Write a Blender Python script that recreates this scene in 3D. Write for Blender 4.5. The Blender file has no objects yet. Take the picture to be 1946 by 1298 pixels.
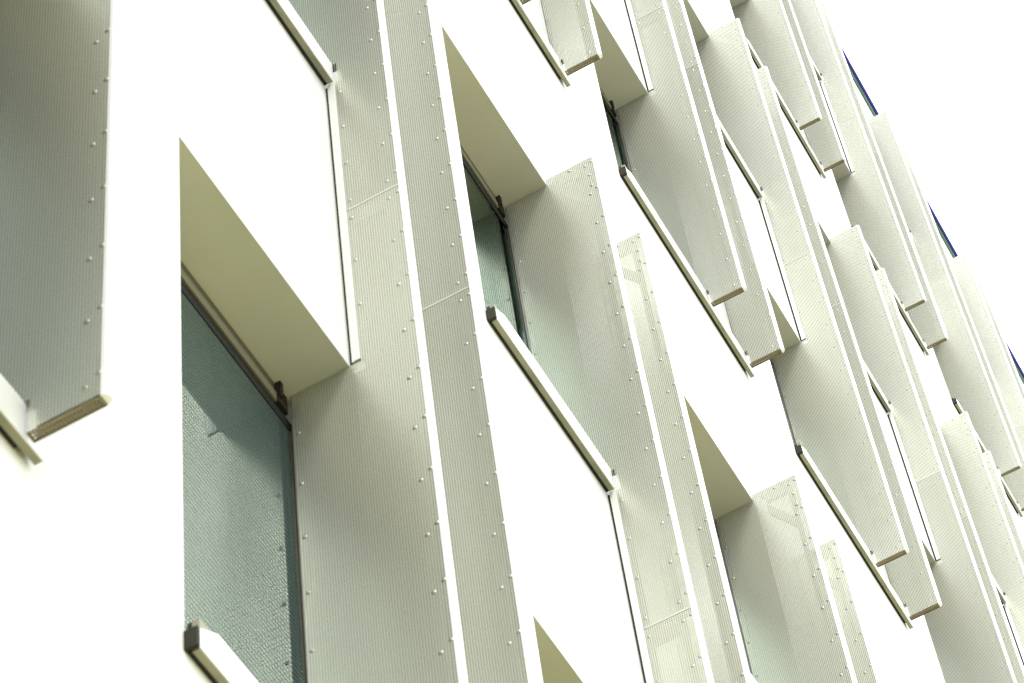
import bpy, bmesh, math
from mathutils import Matrix, Vector

# ------------------------------------------------------------------ camera, sky, sun, exposure
S = 0.214                      # metres per facade unit (one storey = 16.367 units = 3.50 m)
EYE = 1.65                     # camera height above the ground
sc = bpy.context.scene

cam_data = bpy.data.cameras.new('camera')
cam = bpy.data.objects.new('camera', cam_data)
sc.collection.objects.link(cam)
R = ((0.47476947, -0.09579456, 0.87488133),     # rows: image right, image down, forward
     (0.68735574, -0.58047703, -0.43656442),    # columns: along the wall, up, out of the wall
     (0.54966902, 0.80862217, -0.20974783))
def world(a): return Vector((a[0], -a[2], a[1]))
mx = Matrix.Identity(4)
for i, (row, sgn) in enumerate(((0, 1), (1, -1), (2, -1))):
    v = world(R[row]) * sgn
    for k in range(3): mx[k][i] = v[k]
mx.translation = Vector((0, -10 * S, EYE))
cam.matrix_world = mx
cam_data.sensor_width = 36.0
cam_data.lens = 5683.16 / 1946 * 36.0
cam_data.clip_start, cam_data.clip_end = 0.1, 3000
cam_data.dof.use_dof = True
cam_data.dof.focus_distance = 78.0 * S
cam_data.dof.aperture_fstop = 11
sc.camera = cam

SUN_EL, SUN_AZ = 45.0, -60.0   # behind thin cloud; azimuth to the right of the wall's outward normal
w_ = bpy.data.worlds.new('World'); sc.world = w_; w_.use_nodes = True
nt = w_.node_tree; nt.nodes.clear()
out = nt.nodes.new('ShaderNodeOutputWorld'); bg = nt.nodes.new('ShaderNodeBackground')
sky = nt.nodes.new('ShaderNodeTexSky'); sky.sky_type = 'NISHITA'; sky.sun_disc = False
sky.sun_elevation = math.radians(SUN_EL)
sky.sun_rotation = math.radians(180 - SUN_AZ)
sky.dust_density = 3.0
mixs = nt.nodes.new('ShaderNodeMixRGB'); mixs.inputs[0].default_value = 0.8      # overcast: mostly an even white cloud layer
mixs.inputs[2].default_value = (10.8, 11.2, 11.5, 1)
nt.links.new(sky.outputs[0], mixs.inputs[1]); nt.links.new(mixs.outputs[0], bg.inputs[0])
bg.inputs[1].default_value = 0.1
nt.links.new(bg.outputs[0], out.inputs[0])

sun_d = bpy.data.lights.new('sun', 'SUN'); sun_d.energy = 0.5; sun_d.angle = math.radians(14); sun_d.color = (1, .97, .9)
sun = bpy.data.objects.new('sun', sun_d); sc.collection.objects.link(sun)
az, el = math.radians(SUN_AZ), math.radians(SUN_EL)
to_sun = Vector((math.sin(az) * math.cos(el), -math.cos(az) * math.cos(el), math.sin(el)))
sun.rotation_euler = to_sun.to_track_quat('Z', 'Y').to_euler()

sc.view_settings.view_transform = 'Standard'; sc.view_settings.look = 'None'
sc.view_settings.gamma = 1.0; sc.view_settings.use_curve_mapping = False
sc.view_settings.exposure = 1.52
sc.render.engine = 'CYCLES'
sc.cycles.transparent_max_bounces = 40
sc.cycles.max_bounces = 10; sc.cycles.caustics_reflective = False
sc.cycles.diffuse_bounces = 6
sc.cycles.use_denoising = True; sc.cycles.denoising_prefilter = 'NONE'; sc.cycles.denoising_input_passes = 'RGB_ALBEDO_NORMAL'
sc.cycles.use_adaptive_sampling = False
sc.cycles.pixel_filter_type = 'BLACKMAN_HARRIS'
sc.cycles.filter_width = 1.2

# ------------------------------------------------------------------ materials
def mat(name, col, rough=.6, metal=0.0, spec=.5):
    m = bpy.data.materials.new(name); m.use_nodes = True
    b = m.node_tree.nodes['Principled BSDF']
    b.inputs['Base Color'].default_value = (*col, 1); b.inputs['Roughness'].default_value = rough
    b.inputs['Metallic'].default_value = metal; b.inputs['Specular IOR Level'].default_value = spec
    return m
def N(m, t): return m.node_tree.nodes.new(t)
def L(m, a, b): m.node_tree.links.new(a, b)
def math_node(m, op, a, b=None, c=None):
    n = N(m, 'ShaderNodeMath'); n.operation = op
    for i, v in enumerate((a, b, c)):
        if v is None: continue
        if isinstance(v, (int, float)): n.inputs[i].default_value = v
        else: L(m, v, n.inputs[i])
    return n.outputs[0]
def vary(m, c0, c1, scale, detail=5, stretch=(1, 1, 1), lo=.35, hi=.65, bump=0.0, bscale=None, bdist=.002):
    """mottle the base colour between two tones and add fine relief"""
    b = m.node_tree.nodes['Principled BSDF']
    tc = N(m, 'ShaderNodeTexCoord'); mp = N(m, 'ShaderNodeMapping'); mp.inputs['Scale'].default_value = stretch
    L(m, tc.outputs['Object'], mp.inputs['Vector'])
    n = N(m, 'ShaderNodeTexNoise'); n.inputs['Scale'].default_value = scale; n.inputs['Detail'].default_value = detail
    L(m, mp.outputs[0], n.inputs['Vector'])
    r = N(m, 'ShaderNodeValToRGB'); r.color_ramp.elements[0].position = lo; r.color_ramp.elements[1].position = hi
    r.color_ramp.elements[0].color = (*c0, 1); r.color_ramp.elements[1].color = (*c1, 1)
    L(m, n.outputs['Fac'], r.inputs[0]); L(m, r.outputs[0], b.inputs['Base Color'])
    if bump:
        n2 = N(m, 'ShaderNodeTexNoise'); n2.inputs['Scale'].default_value = bscale; n2.inputs['Detail'].default_value = 4
        L(m, tc.outputs['Object'], n2.inputs['Vector'])
        bp = N(m, 'ShaderNodeBump'); bp.inputs['Strength'].default_value = bump; bp.inputs['Distance'].default_value = bdist
        L(m, n2.outputs['Fac'], bp.inputs['Height']); L(m, bp.outputs[0], b.inputs['Normal'])
    return m

RENDER = vary(mat('white_render', (.8, .8, .78), .9, 0, .2), (.72, .715, .69), (.79, .79, .77), 1.7, 6, (1, 1, .35), .3, .6, .35, 260, .0015)
TRIM = mat('white_powder_coat', (.82, .83, .81), .35)
SILLM = vary(mat('sill_metal', (.74, .75, .72), .4, .1), (.66, .67, .63), (.78, .79, .76), 9, 4)
INNER = mat('galvanised_frame', (.26, .265, .235), .5, .2)
FLANGE = mat('flange_metal', (.72, .74, .69), .4, .2)
RIVET = mat('rivet_metal', (.38, .39, .35), .36, .5)
SEAM = mat('seam_metal', (.52, .53, .48), .5, .1)
BLACK = mat('flat_black', (.008, .008, .007), .7)  # flat black strips; in sill slots and wall gaps they stand for shade
DARK = mat('dark_cap', (.028, .026, .018), .7, 0, .2)
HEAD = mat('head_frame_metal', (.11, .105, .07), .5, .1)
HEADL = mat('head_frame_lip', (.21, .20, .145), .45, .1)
FASCIA = vary(mat('fascia_glass', (.1, .15, .11), .9, 0, 0), (.06, .10, .075), (.10, .15, .115), 3)
GROOVE = mat('fascia_groove', (.012, .024, .022), .9, 0, 0)
COPING = mat('coping_fringe', (.04, .03, .19), .9, 0, 0)  # violet of a lens colour fringe put into the coping's colour
RIMM = mat('cap_rim_metal', (.20, .17, .09), .5, .2)
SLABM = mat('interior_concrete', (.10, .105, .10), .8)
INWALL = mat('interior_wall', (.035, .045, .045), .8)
GROUND = vary(mat('ground_paving', (.34, .34, .35), .9), (.30, .30, .32), (.38, .385, .40), .5, 6)
BOUNCE = vary(mat('olive_bounce', (.3, .3, .1), .9), (.29, .27, .09), (.42, .395, .145), .8, 6)  # olive tone chosen for the light it bounces upward
DRIP = vary(mat('sill_drip_shaded', (.27, .26, .19), .5, .1), (.23, .225, .155), (.31, .30, .21), 14, 4)  # darker olive puts the shade of the sill underside into the colour
BLOCKM = vary(mat('shading_block_dark', (.12, .10, .075), .9), (.09, .08, .06), (.15, .125, .09), 5, 6)

def perforated(name, plane, dark=False):
    """sheet metal punched with 4.6 mm holes on an 8 mm square grid (sizes in metres, object space)"""
    m = mat(name, (.60, .62, .57), .38, .6)
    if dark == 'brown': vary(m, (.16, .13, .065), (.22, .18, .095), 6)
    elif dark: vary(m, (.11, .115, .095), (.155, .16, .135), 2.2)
    else: vary(m, (.61, .62, .525), (.68, .69, .595), 2.2, 5, (1, 1, .25), .3, .7)
    nodes = m.node_tree.nodes
    b = nodes['Principled BSDF']; o = nodes['Material Output']
    oi = N(m, 'ShaderNodeObjectInfo')                     # sheets of one batch differ a little in tone
    tone = math_node(m, 'ADD', math_node(m, 'MULTIPLY', oi.outputs['Random'], .20), .86)
    src = b.inputs['Base Color'].links[0].from_socket
    vm = N(m, 'ShaderNodeVectorMath'); vm.operation = 'SCALE'; L(m, src, vm.inputs[0]); L(m, tone, vm.inputs['Scale'])
    L(m, vm.outputs[0], b.inputs['Base Color'])
    tc = N(m, 'ShaderNodeTexCoord'); sp = N(m, 'ShaderNodeSeparateXYZ'); L(m, tc.outputs['Object'], sp.inputs[0])
    P = C = .0368 * S
    a, z = (sp.outputs['Y'], sp.outputs['Z']) if plane == 'side' else (sp.outputs['Y'], sp.outputs['X'])
    ca = math_node(m, 'DIVIDE', a, C)
    zb = math_node(m, 'DIVIDE', z, P)
    dx = math_node(m, 'MULTIPLY', math_node(m, 'SUBTRACT', math_node(m, 'FRACT', ca), .5), C)
    dz = math_node(m, 'MULTIPLY', math_node(m, 'SUBTRACT', math_node(m, 'FRACT', zb), .5), P)
    d = math_node(m, 'SQRT', math_node(m, 'ADD', math_node(m, 'MULTIPLY', dx, dx), math_node(m, 'MULTIPLY', dz, dz)))
    hole = math_node(m, 'LESS_THAN', d, P * .28)
    tr = N(m, 'ShaderNodeBsdfTransparent'); mx_ = N(m, 'ShaderNodeMixShader')
    L(m, hole, mx_.inputs[0]); L(m, b.outputs[0], mx_.inputs[1]); L(m, tr.outputs[0], mx_.inputs[2])
    L(m, mx_.outputs[0], o.inputs[0])
    return m
PERF = perforated('perforated_sheet_metal', 'side')
PERFD = perforated('perforated_sheet_shaded', 'side', True)     # faces inside the fin, their shade deepened in the colour
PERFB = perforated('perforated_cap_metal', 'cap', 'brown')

def glass(name, frit):
    m = bpy.data.materials.new(name); m.use_nodes = True
    nd = m.node_tree.nodes; nd.clear()
    o = N(m, 'ShaderNodeOutputMaterial')
    tr = N(m, 'ShaderNodeBsdfTransparent'); tr.inputs[0].default_value = (.62, .76, .73, 1)
    gl = N(m, 'ShaderNodeBsdfGlossy'); gl.inputs['Roughness'].default_value = .02; gl.inputs['Color'].default_value = (.86, .94, .93, 1)
    fr = N(m, 'ShaderNodeLayerWeight'); fr.inputs[0].default_value = .35
    fac = math_node(m, 'ADD', math_node(m, 'MULTIPLY', fr.outputs['Fresnel'], .44), .09)
    tc = N(m, 'ShaderNodeTexCoord'); n = N(m, 'ShaderNodeTexNoise'); n.inputs['Scale'].default_value = 1.3
    L(m, tc.outputs['Object'], n.inputs['Vector'])
    bp = N(m, 'ShaderNodeBump'); bp.inputs['Strength'].default_value = .05; bp.inputs['Distance'].default_value = .03
    L(m, n.outputs['Fac'], bp.inputs['Height']); L(m, bp.outputs[0], gl.inputs['Normal'])
    mp = N(m, 'ShaderNodeMapping'); mp.inputs['Scale'].default_value = (1, 1, .22); L(m, tc.outputs['Object'], mp.inputs['Vector'])
    n3 = N(m, 'ShaderNodeTexNoise'); n3.inputs['Scale'].default_value = 3.2; n3.inputs['Detail'].default_value = 3; L(m, mp.outputs[0], n3.inputs['Vector'])
    fac = math_node(m, 'MULTIPLY', fac, math_node(m, 'ADD', math_node(m, 'MULTIPLY', n3.outputs['Fac'], 1.2), .45))    # uneven coating
    mx_ = N(m, 'ShaderNodeMixShader')
    L(m, fac, mx_.inputs[0]); L(m, tr.outputs[0], mx_.inputs[1]); L(m, gl.outputs[0], mx_.inputs[2]); 
    if frit:                                 # fine printed lines across the pane
        sp = N(m, 'ShaderNodeSeparateXYZ'); L(m, tc.outputs['Object'], sp.inputs[0])
        ph = math_node(m, 'FRACT', math_node(m, 'DIVIDE', sp.outputs['Z'], .083 * S))
        df = N(m, 'ShaderNodeBsdfDiffuse'); df.inputs['Color'].default_value = (.12, .165, .15, 1)
        m2 = N(m, 'ShaderNodeMixShader'); L(m, math_node(m, 'LESS_THAN', ph, .42), m2.inputs[0])
        L(m, mx_.outputs[0], m2.inputs[1]); L(m, df.outputs[0], m2.inputs[2]); L(m, m2.outputs[0], o.inputs[0])
    else: L(m, mx_.outputs[0], o.inputs[0])
    return m
GLASS, FRIT = glass('teal_coated_glass', False), glass('fritted_glass', True)

# ------------------------------------------------------------------ mesh helpers: (u, w, v) = along wall, out of wall, up; in facade units
def P3(u, w, v): return (u * S, -w * S, v * S)
def box(bm, u0, u1, w0, w1, v0, v1):
    vs = [bm.verts.new(P3(u, w, v)) for u in (u0, u1) for w in (w0, w1) for v in (v0, v1)]
    for f in ((0, 1, 3, 2), (4, 6, 7, 5), (0, 4, 5, 1), (2, 3, 7, 6), (0, 2, 6, 4), (1, 5, 7, 3)):
        bm.faces.new([vs[i] for i in f])
def slab_poly(bm, pts, u0, u1):
    """outline in (w, v) given thickness along u"""
    a = [bm.verts.new(P3(u0, w, v)) for w, v in pts]; b = [bm.verts.new(P3(u1, w, v)) for w, v in pts]
    bm.faces.new(a); bm.faces.new(b[::-1])
    for i in range(len(pts)):
        j = (i + 1) % len(pts); bm.faces.new((a[j], a[i], b[i], b[j]))
def mesh(name, bm, m, smooth=False):
    bmesh.ops.recalc_face_normals(bm, faces=bm.faces)
    me = bpy.data.meshes.new(name); bm.to_mesh(me); bm.free(); me.materials.append(m)
    if smooth:
        for p in me.polygons: p.use_smooth = True
    return me
def boxes(name, m, *bs):
    bm = bmesh.new()
    for b in bs: box(bm, *b)
    return mesh(name, bm, m)
def link(name, data, parent=None, loc=None):
    o = bpy.data.objects.new(name, data); sc.collection.objects.link(o)
    if parent is not None: o.parent = parent
    if loc is not None: o.location = loc
    return o

# ------------------------------------------------------------------ facade rhythm (fitted)
U0, PER, WID = 20.295, 9.066, 4.078        # right jamb of column 0, column pitch, opening width
VS, VL, FH = 21.635, 31.006, 16.367        # sill lip underside, lintel, storey height
GROUND_V = -EYE / S
JAMB = lambda c: U0 + PER * c + (2.012 if c < 0 else 0)      # the end bay is set closer
SILL = lambda r: VS + FH * r
LINT = lambda r: VL + FH * r
COLS, ROWS = range(-1, 13), range(0, 6)
DEPTH = -1.15                              # back of the reveals
LEFT, RIGHT, TOP, BACK = 3.6, JAMB(12) + 8, 118.2, -60.0
Z0 = EYE                                   # facade v = 0 is at eye height

# ------------------------------------------------------------------ ground
bm = bmesh.new()
g = 1500
for f in ([(-g, -g), (g, -g), (g, g), (-g, g)],):
    bm.faces.new([bm.verts.new((x, y, 0)) for x, y in f])
ground = link('ground', mesh('ground', bm, GROUND)); ground['kind'] = 'structure'
bm = bmesh.new()
bm.faces.new([bm.verts.new((x, y, .004)) for x, y in ((-14, -24), (75, -24), (75, 2), (-14, 2))])
bounce_patch = link('bounce_patch', mesh('bounce_patch', bm, BOUNCE)); bounce_patch['kind'] = 'structure'  # unseen patch, added to throw olive light on soffits and low fins

# ------------------------------------------------------------------ building
bld = link('office_building', None, None, (0, 0, Z0))
bld['label'] = 'white rendered office building with deep window openings, seen steeply from below'
bld['category'] = 'building'
bm = bmesh.new()
us = [LEFT] + [x for c in COLS for x in (JAMB(c) - WID, JAMB(c) + .14)] + [RIGHT]
vs = [GROUND_V] + [x for r in ROWS for x in (SILL(r) + .30, LINT(r))] + [TOP]
grid = {}
def gv(i, j, w):
    k = (i, j, w)
    if k not in grid: grid[k] = bm.verts.new(P3(us[i], w, vs[j]))
    return grid[k]
for i in range(len(us) - 1):
    for j in range(len(vs) - 1):
        if i % 2 == 1 and j % 2 == 1:       # an opening: four reveals
            q = [(i, j), (i + 1, j), (i + 1, j + 1), (i, j + 1)]
            for k in range(4):
                a, b = q[k], q[(k + 1) % 4]
                bm.faces.new((gv(*a, 0), gv(*b, 0), gv(*b, DEPTH), gv(*a, DEPTH)))
        else:
            bm.faces.new((gv(i, j, 0), gv(i + 1, j, 0), gv(i + 1, j + 1, 0), gv(i, j + 1, 0)))
me = mesh('wall', bm, RENDER)
link('wall', me, bld)
for x in (LEFT, RIGHT - 1.4): link('side_wall', boxes('side_wall', RENDER, (x, x + 1.4, BACK, -.002, GROUND_V, TOP - .01)), bld)
link('rear_wall', boxes('rear_wall', RENDER, (LEFT + 1.41, RIGHT - 1.41, BACK, BACK + 1.4, GROUND_V, TOP - .01)), bld)
link('roof', boxes('roof', SLABM, (LEFT + 1.41, RIGHT - 1.41, BACK + 1.41, -1.3, TOP - 2, TOP - .02)), bld)
bm = bmesh.new()
for r in ROWS: box(bm, LEFT + 1.41, RIGHT - 1.41, -24, -1.2, LINT(r) + .6, LINT(r) + 2.2)
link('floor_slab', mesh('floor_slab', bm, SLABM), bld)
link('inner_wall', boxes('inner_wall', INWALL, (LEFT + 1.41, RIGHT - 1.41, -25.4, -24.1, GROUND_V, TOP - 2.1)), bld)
# parapet band: pale green fascia, dark groove, coping tinted like a violet lens fringe
link('fascia', boxes('fascia', FASCIA, (LEFT, RIGHT, -1.2, .03, TOP + .01, TOP + 1.35)), bld)
link('fascia_groove', boxes('fascia_groove', GROOVE, (LEFT, RIGHT, -1.2, .028, TOP + 1.36, TOP + 2.0)), bld)
link('coping', boxes('coping', COPING, (LEFT - .1, RIGHT + .1, -1.4, .034, TOP + 2.01, TOP + 3.0)), bld)

# unseen dark block, added to close off sky and darken the near fins
nb = link('shading_block', None, None, (3.5 * S, 0, 0))
nb['label'] = 'added dark shading block at the left end of the facade, outside the picture'; nb['category'] = 'building'
link('wall', boxes('wall', BLOCKM, (-45, 0, -30, 6.2, 0, 118)), nb)
link('roof', boxes('roof', INNER, (-45.6, .6, -30.6, 6.8, 118.01, 119.5)), nb)
nwm = boxes('window', GROOVE, (0, 5, 6.21, 6.3, 0, 8)); nsm = boxes('sill', RENDER, (-.4, 5.4, 6.21, 6.7, -.5, -.01))
for k in range(4):
    for f in range(6):
        o = link('window', nwm, nb, P3(-42 + 10 * k, 0, 8 + 16.367 * f)); link('sill', nsm, o)

# windows: meshes shared, origin at (right jamb, wall plane, sill lip underside)
H = VL - VS
def sill_mesh(extra):
    u0, u1 = -WID + .03, extra
    bm = bmesh.new()
    # front lip (solid fold) with a cut corner at its left end
    a = [(u0, 0), (u1, 0), (u1, .50), (u0 + .34, .50), (u0, .27)]
    f = [bm.verts.new(P3(u, .158, v)) for u, v in a]; b = [bm.verts.new(P3(u, .143, v)) for u, v in a]
    bm.faces.new(f); bm.faces.new(b[::-1])
    for i in range(len(a)):
        j = (i + 1) % len(a); bm.faces.new((f[j], f[i], b[i], b[j]))
    # top sheet back to the glass, and in front of the pier where the sill runs on
    box(bm, u0 + .36, .0, -.96, .14, .46, .498)
    if extra > .1: box(bm, .002, u1 - .02, .004, .14, .46, .498)
    bmesh.ops.remove_doubles(bm, verts=bm.verts, dist=1e-6)
    return mesh('sill', bm, SILLM)
SILL_LONG, SILL_SHORT, SILL_END = sill_mesh(2.4), sill_mesh(-.012), sill_mesh(.36)
SLOT_LONG = boxes('sill_slot_shade', BLACK, (-WID + .05, 2.15, .004, .053, .012, .44))  # black filler standing in for the deep shade of the sill slot
SLOT_SHORT = boxes('sill_slot_shade', BLACK, (-WID + .05, -.014, .004, .053, .012, .44))
SLOT_END = boxes('sill_slot_shade', BLACK, (-WID + .05, .1, .004, .053, .012, .44))
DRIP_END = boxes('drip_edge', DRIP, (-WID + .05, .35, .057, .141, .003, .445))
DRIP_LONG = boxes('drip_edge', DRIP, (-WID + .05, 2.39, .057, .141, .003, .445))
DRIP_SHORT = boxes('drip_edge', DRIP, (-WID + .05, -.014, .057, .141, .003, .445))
ENDCAP = boxes('end_cap', DARK, (-WID - .02, -WID + .028, .004, .157, .002, .268))
HEADM = boxes('head_frame', HEAD, (-WID + .01, -.30, -1.12, -.945, H - .42, H - .004))
HEADLIP = boxes('head_lip', HEADL, (-WID + .01, -.30, -.943, -.915, H - .42, H - .24))
HEADSTRIP = boxes('head_strip', BLACK, (-WID + .01, .13, -1.13, -.955, H - .60, H - .425))  # black strip between head frame and pane
SIDEFR = boxes('side_frame', HEAD, (.075, .135, -1.14, -.955, .5, H - .61))
BRACK = boxes('blind_bracket', DARK, (-.29, -.22, -1.1, -.86, H - .30, H - .005), (-.21, .0, -1.1, -.93, H - .36, H - .005), (-.29, -.05, -.98, -.9, H - .40, H - .31))
PANE = boxes('pane', GLASS, (-WID + .01, .073, -.99, -.97, .46, H - .61))
PANEF = PANE.copy(); PANEF.materials[0] = FRIT
for c in COLS:
    for r in ROWS:
        wdw = link('window', None, bld, P3(JAMB(c), 0, SILL(r)))
        k = 1 if r % 2 else (2 if c < 0 else 0)
        link('sill', (SILL_LONG, SILL_SHORT, SILL_END)[k], wdw)
        link('sill_slot_shade', (SLOT_LONG, SLOT_SHORT, SLOT_END)[k], wdw)
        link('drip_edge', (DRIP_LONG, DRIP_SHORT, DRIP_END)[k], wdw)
        for n, me in (('end_cap', ENDCAP), ('head_frame', HEADM), ('head_lip', HEADLIP), ('head_strip', HEADSTRIP), ('side_frame', SIDEFR),
                      ('blind_bracket', BRACK), ('pane', PANEF if (c, r) == (0, 0) else PANE)):
            link(n, me, wdw)

# ------------------------------------------------------------------ perforated sun-screen fins
T = .13                                   # fin thickness
L0, S1, L1, FT = VL - VS, FH, VL - VS + FH, 31.194 + FH - VS      # relative to the fin foot
J = 34.521 - VS
deep_low = [(.22, .03), (.985, .03), (.985, J - .02), (.178, J - .02), (.178, L0 + .0), (.005, L0 - .01), (-.87, L0 - .01), (-.87, .51), (.22, .51)]
deep_up = [(.178, J + .02), (.985, J + .02), (.985, FT), (.005, FT), (.005, L1 - .01), (-.87, L1 - .01), (-.87, S1 + .51), (.22, S1 + .51), (.22, S1 + .2), (.178, S1 + .0)]
slim_low = [(.22, .03), (.985, .03), (.985, J - .02), (.012, J - .02), (.012, .51), (.22, .51)]
slim_up = [(.012, J + .02), (.985, J + .02), (.985, FT), (.012, FT)]
def sheet(name, pts, side):
    bm = bmesh.new()
    slab_poly(bm, pts, *((0, .004) if side == 0 else (T - .004, T)))
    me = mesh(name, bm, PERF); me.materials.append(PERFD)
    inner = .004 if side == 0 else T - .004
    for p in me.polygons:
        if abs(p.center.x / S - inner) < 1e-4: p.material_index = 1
    return me
def half_round():
    bm = bmesh.new()
    n = 7
    ring = [(T / 2 - (T / 2 + .003) * math.cos(math.pi * k / n), .987 + .078 * math.sin(math.pi * k / n) ** .8 if 0 < k < n else .987) for k in range(n + 1)]
    a = [bm.verts.new(P3(u, w, 0)) for u, w in ring]; b = [bm.verts.new(P3(u, w, FT + .01)) for u, w in ring]
    bm.faces.new(a); bm.faces.new(b[::-1])
    for i in range(len(ring)):
        j = (i + 1) % len(ring); bm.faces.new((a[i], a[j], b[j], b[i]))
    return mesh('edge_trim', bm, TRIM)
TRIMM = half_round()
def frame(deep):
    bm = bmesh.new()
    i0, i1 = .014, T - .014
    box(bm, i0, i1, .75, .86, .05, FT - .05)                       # front post behind the rivet line
    for z0, z1 in ((0.3, L0 - .1), (S1 + .6, L1 - .1)):
        if deep: box(bm, i0, i1, -.86, -.76, z0 + .25, z1)
    box(bm, i0, i1, *((.185, .25) if deep else (.014, .08)), L0 if deep else .55, S1 if deep else FT - .05)
    if deep: box(bm, i0, i1, .185, .25, L1, FT - .05)
    for z in (J - .40, FT - .36): box(bm, i0, i1, .255, .745, z, z + .24)
    # knee brace under the head
    z = FT - .42
    slab_poly(bm, [(.26, z - .02), (.745, z - .75), (.745, z - 1.05), (.26, z - .32)], i0 + .002, i1 - .002)
    return mesh('inner_frame', bm, INNER)
SHEETS = {True: [(sheet('perforated_sheet', p, s), p, s) for s in (0, 1) for p in (deep_low, deep_up)],
          False: [(sheet('perforated_sheet', p, s), p, s) for s in (0, 1) for p in (slim_low, slim_up)]}
FRAMES = {True: frame(True), False: frame(False)}
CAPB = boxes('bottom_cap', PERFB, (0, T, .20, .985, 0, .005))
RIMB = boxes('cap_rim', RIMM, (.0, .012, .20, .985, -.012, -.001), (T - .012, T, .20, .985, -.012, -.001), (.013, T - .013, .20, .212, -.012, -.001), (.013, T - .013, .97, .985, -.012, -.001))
CAPT = boxes('top_cap', TRIM, (0, T, .01, .985, FT + .001, FT + .014))
CAPTS = boxes('top_cap', TRIM, (0, T, .012, .985, FT + .001, FT + .014))
JOINT = {True: boxes('joint_strip', SEAM, (-.006, T + .006, .182, .982, J - .018, J + .018)),
         False: boxes('joint_strip', SEAM, (-.006, T + .006, .014, .982, J - .018, J + .018))}
FLANGEM = boxes('wall_flange', FLANGE, (-.012, .04, .048, .17, L0 + .03, S1 - .02), (-.02, -.0125, .09, .168, L0 + .03, S1 - .02))
GAPSHADE = boxes('wall_gap_shade', BLACK, (.02, .10, .004, .046, L0 + .01, S1 - .03))  # black strip painted in for the shade between wall and flange
def rivet_mesh():
    bm = bmesh.new(); n = 8
    base = [bm.verts.new(P3(-.001, .037 * math.cos(6.2832 * k / n), .037 * math.sin(6.2832 * k / n))) for k in range(n)]
    mid = [bm.verts.new(P3(-.009, .030 * math.cos(6.2832 * k / n), .030 * math.sin(6.2832 * k / n))) for k in range(n)]
    top = bm.verts.new(P3(-.013, 0, 0))
    for k in range(n):
        j = (k + 1) % n
        bm.faces.new((base[k], base[j], mid[j], mid[k])); bm.faces.new((mid[k], mid[j], top))
    return mesh('rivet', bm, RIVET, True)
RIV = rivet_mesh()
def rivet_spots(pts, deep):
    z0, z1 = min(p[1] for p in pts), max(p[1] for p in pts)
    n = round((z1 - z0 - .4) / 1.0)
    zs = [z0 + .2 + (z1 - z0 - .4) * k / n for k in range(n + 1)]
    sp = [(.815, z) for z in zs] + [(.958, z + .13 if z < z1 - .3 else z + .06) for z in zs]
    for z in zs:
        if deep:
            in_win = (.9 < z < L0 - .3) or (S1 + .9 < z < L1 - .3)
            if in_win: sp.append((-.80, z))
            elif L0 + .3 < z < S1 - .2: sp.append((.225, z))
        elif z > .8: sp.append((.06, z))
    if z1 > FT - .1: sp += [(.87, z1 - .55), (.87, z1 - .9), (.5, z1 - .1)]
    return sp
def rivets_joined(pts, deep):
    bm = bmesh.new()
    for w, z in rivet_spots(pts, deep):
        n = 6; top = bm.verts.new(P3(-.014, w, z))
        ring = [bm.verts.new(P3(-.001, w + .037 * math.cos(6.2832 * k / n), z + .037 * math.sin(6.2832 * k / n))) for k in range(n)]
        for k in range(n): bm.faces.new((ring[k], ring[(k + 1) % n], top))
    return mesh('rivet_rows', bm, RIVET)
RIVJ = {(d, k): rivets_joined(p, d) for d in (True, False) for k, p in enumerate((deep_low, deep_up) if d else (slim_low, slim_up))}

GROUPN = 'perforated sun screen fins bolted along the facade'
def fin(c, band, deep, label, near):
    u = JAMB(c) + (0 if deep else 2.012)
    t = link('sunscreen_fin', None, None, Vector(P3(u, 0, SILL(2 * band))) + Vector((0, 0, Z0)))
    t['label'] = label; t['category'] = 'sun screen'; t['group'] = GROUPN
    for k, (me, pts, side) in enumerate(SHEETS[deep]):
        s = link('perforated_sheet', me, t)
        if side == 0:
            if near:
                for w, z in rivet_spots(pts, deep): link('rivet', RIV, s, P3(0, w, z))
            else:
                o = link('rivet_rows', RIVJ[(deep, k)], s); o['kind'] = 'stuff'
    for n, me in (('edge_trim', TRIMM), ('inner_frame', FRAMES[deep]), ('bottom_cap', CAPB), ('cap_rim', RIMB), ('joint_strip', JOINT[deep]),
                  ('top_cap', CAPT if deep else CAPTS)):
        link(n, me, t)
    if deep:
        link('wall_flange', FLANGEM, t); link('wall_gap_shade', GAPSHADE, t)
    return t
D, N_ = True, False
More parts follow.
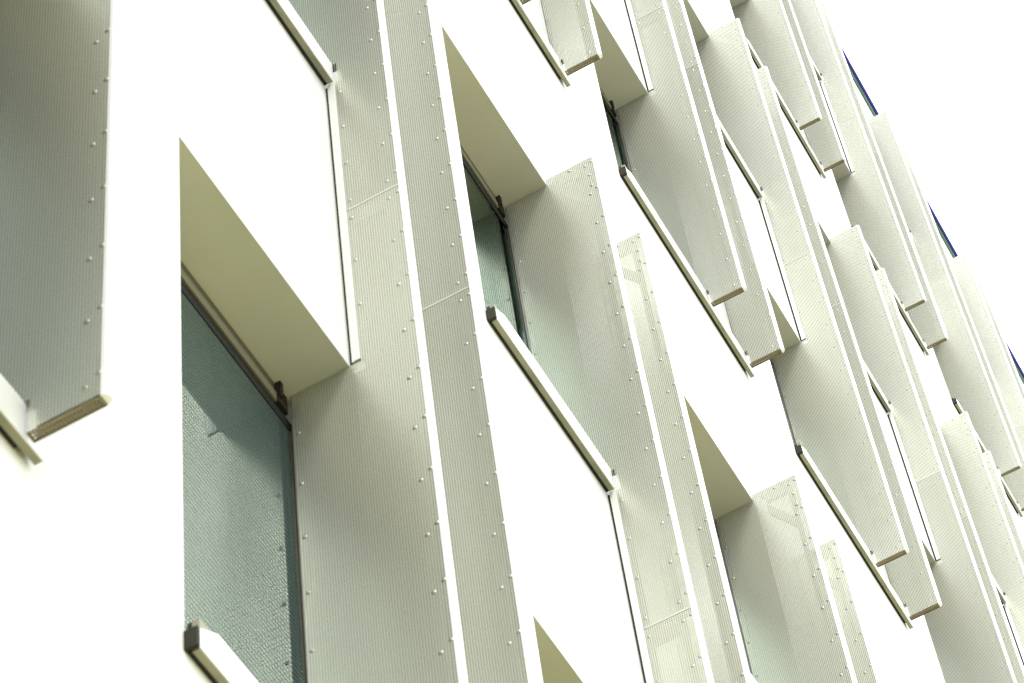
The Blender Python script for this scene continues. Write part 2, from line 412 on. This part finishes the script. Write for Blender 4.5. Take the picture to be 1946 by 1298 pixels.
FINS = [
 (-1, 0, D, 'dark grey perforated fin cut off by the left edge, ending over bare white wall'),
 (0, 0, D, 'broad perforated fin closing the right side of the largest window'),
 (0, 0, N_, 'narrow tall fin squeezed between the broad fin of the largest window and bare wall'),
 (1, 0, D, 'perforated fin with a square top corner beside the half hidden blue green window'),
 (1, 0, N_, 'narrow fin with a slanted top, just behind the square topped middle fin'),
 (2, 0, D, 'perforated fin with a pale see-through triangle and brace in its top corner'),
 (2, 0, N_, 'short narrow strip of fin just behind the fin with the see-through triangle'),
 (1, 1, D, 'fin at the top edge showing only its beige foot behind a slanting sill'),
 (1, 1, N_, 'short fin hanging from the top edge, its foot beside a slanting sill end'),
 (2, 1, D, 'wide pale fin whose foot stands on the long sill in the middle'),
 (2, 1, N_, 'narrow fin behind the wide pale fin, its foot at the long middle sill end'),
 (3, 1, D, 'long dotted fin whose foot ends on the long sill at lower right'),
 (3, 1, N_, 'narrow dotted fin ending at the tip of the long lower right sill'),
 (4, 1, D, 'dotted fin running off the bottom edge, its square top beside an olive soffit at right'),
 (4, 1, N_, 'narrow dotted fin with small square top, beside the fin running off the bottom edge'),
 (5, 1, D, 'pale dotted fin with its square top next to a short black sill end'),
 (5, 1, N_, 'narrow pale fin beside the square topped fin by the short black sill end'),
 (4, 2, D, 'fin from the top edge with its brown foot on the uppermost sill at right'),
 (4, 2, N_, 'narrow upper fin whose brown foot overhangs the olive soffit at upper right'),
 (5, 2, D, 'tall fin left of the violet roof strips, its brown foot on a sill at right'),
 (5, 2, N_, 'narrow fin whose long edge borders the first violet roof strip from the left'),
 (6, 2, D, 'pale fin whose square top cuts off the first violet roof strip'),
 (6, 2, N_, 'narrow pale fin between the first and the second violet roof strip'),
 (7, 2, D, 'faint pale fin whose top cuts off the second violet roof strip'),
 (7, 2, N_, 'faint narrow fin between the second and the third violet roof strip'),
 (8, 2, D, 'faintest fin at the right edge below the third violet roof strip'),
]
NEAR = {(-1, 0), (0, 0), (1, 0), (2, 0)}
for c, b, d, lab in FINS: fin(c, b, d, lab, (c, b) in NEAR)
# fins just outside the frame, so that the rows go on when the camera steps aside
for c, b, d, lab in (
    (3, 0, D, 'broad fin below the bottom edge, outside the picture, right of the short fin strip'),
    (3, 0, N_, 'narrow fin below the bottom edge, outside the picture, under the long sill tip'),
    (0, 1, D, 'broad fin above the top left corner, outside the picture, over the largest window'),
    (0, 1, N_, 'narrow fin above the top edge, outside the picture, over the bare left wall'),
    (6, 1, D, 'broad fin beyond the lower right corner, outside the picture'),
    (6, 1, N_, 'narrow fin beyond the lower right corner, outside the picture'),
    (3, 2, D, 'broad fin above the top edge, outside the picture, over the upper middle fins'),
    (3, 2, N_, 'narrow fin above the top edge, outside the picture, over the upper middle fins'),
    (8, 2, N_, 'narrow fin beyond the right edge, outside the picture, past the last roof strip'),
    (9, 2, D, 'broad fin farthest beyond the right edge, outside the picture')):
    fin(c, b, d, lab, False)
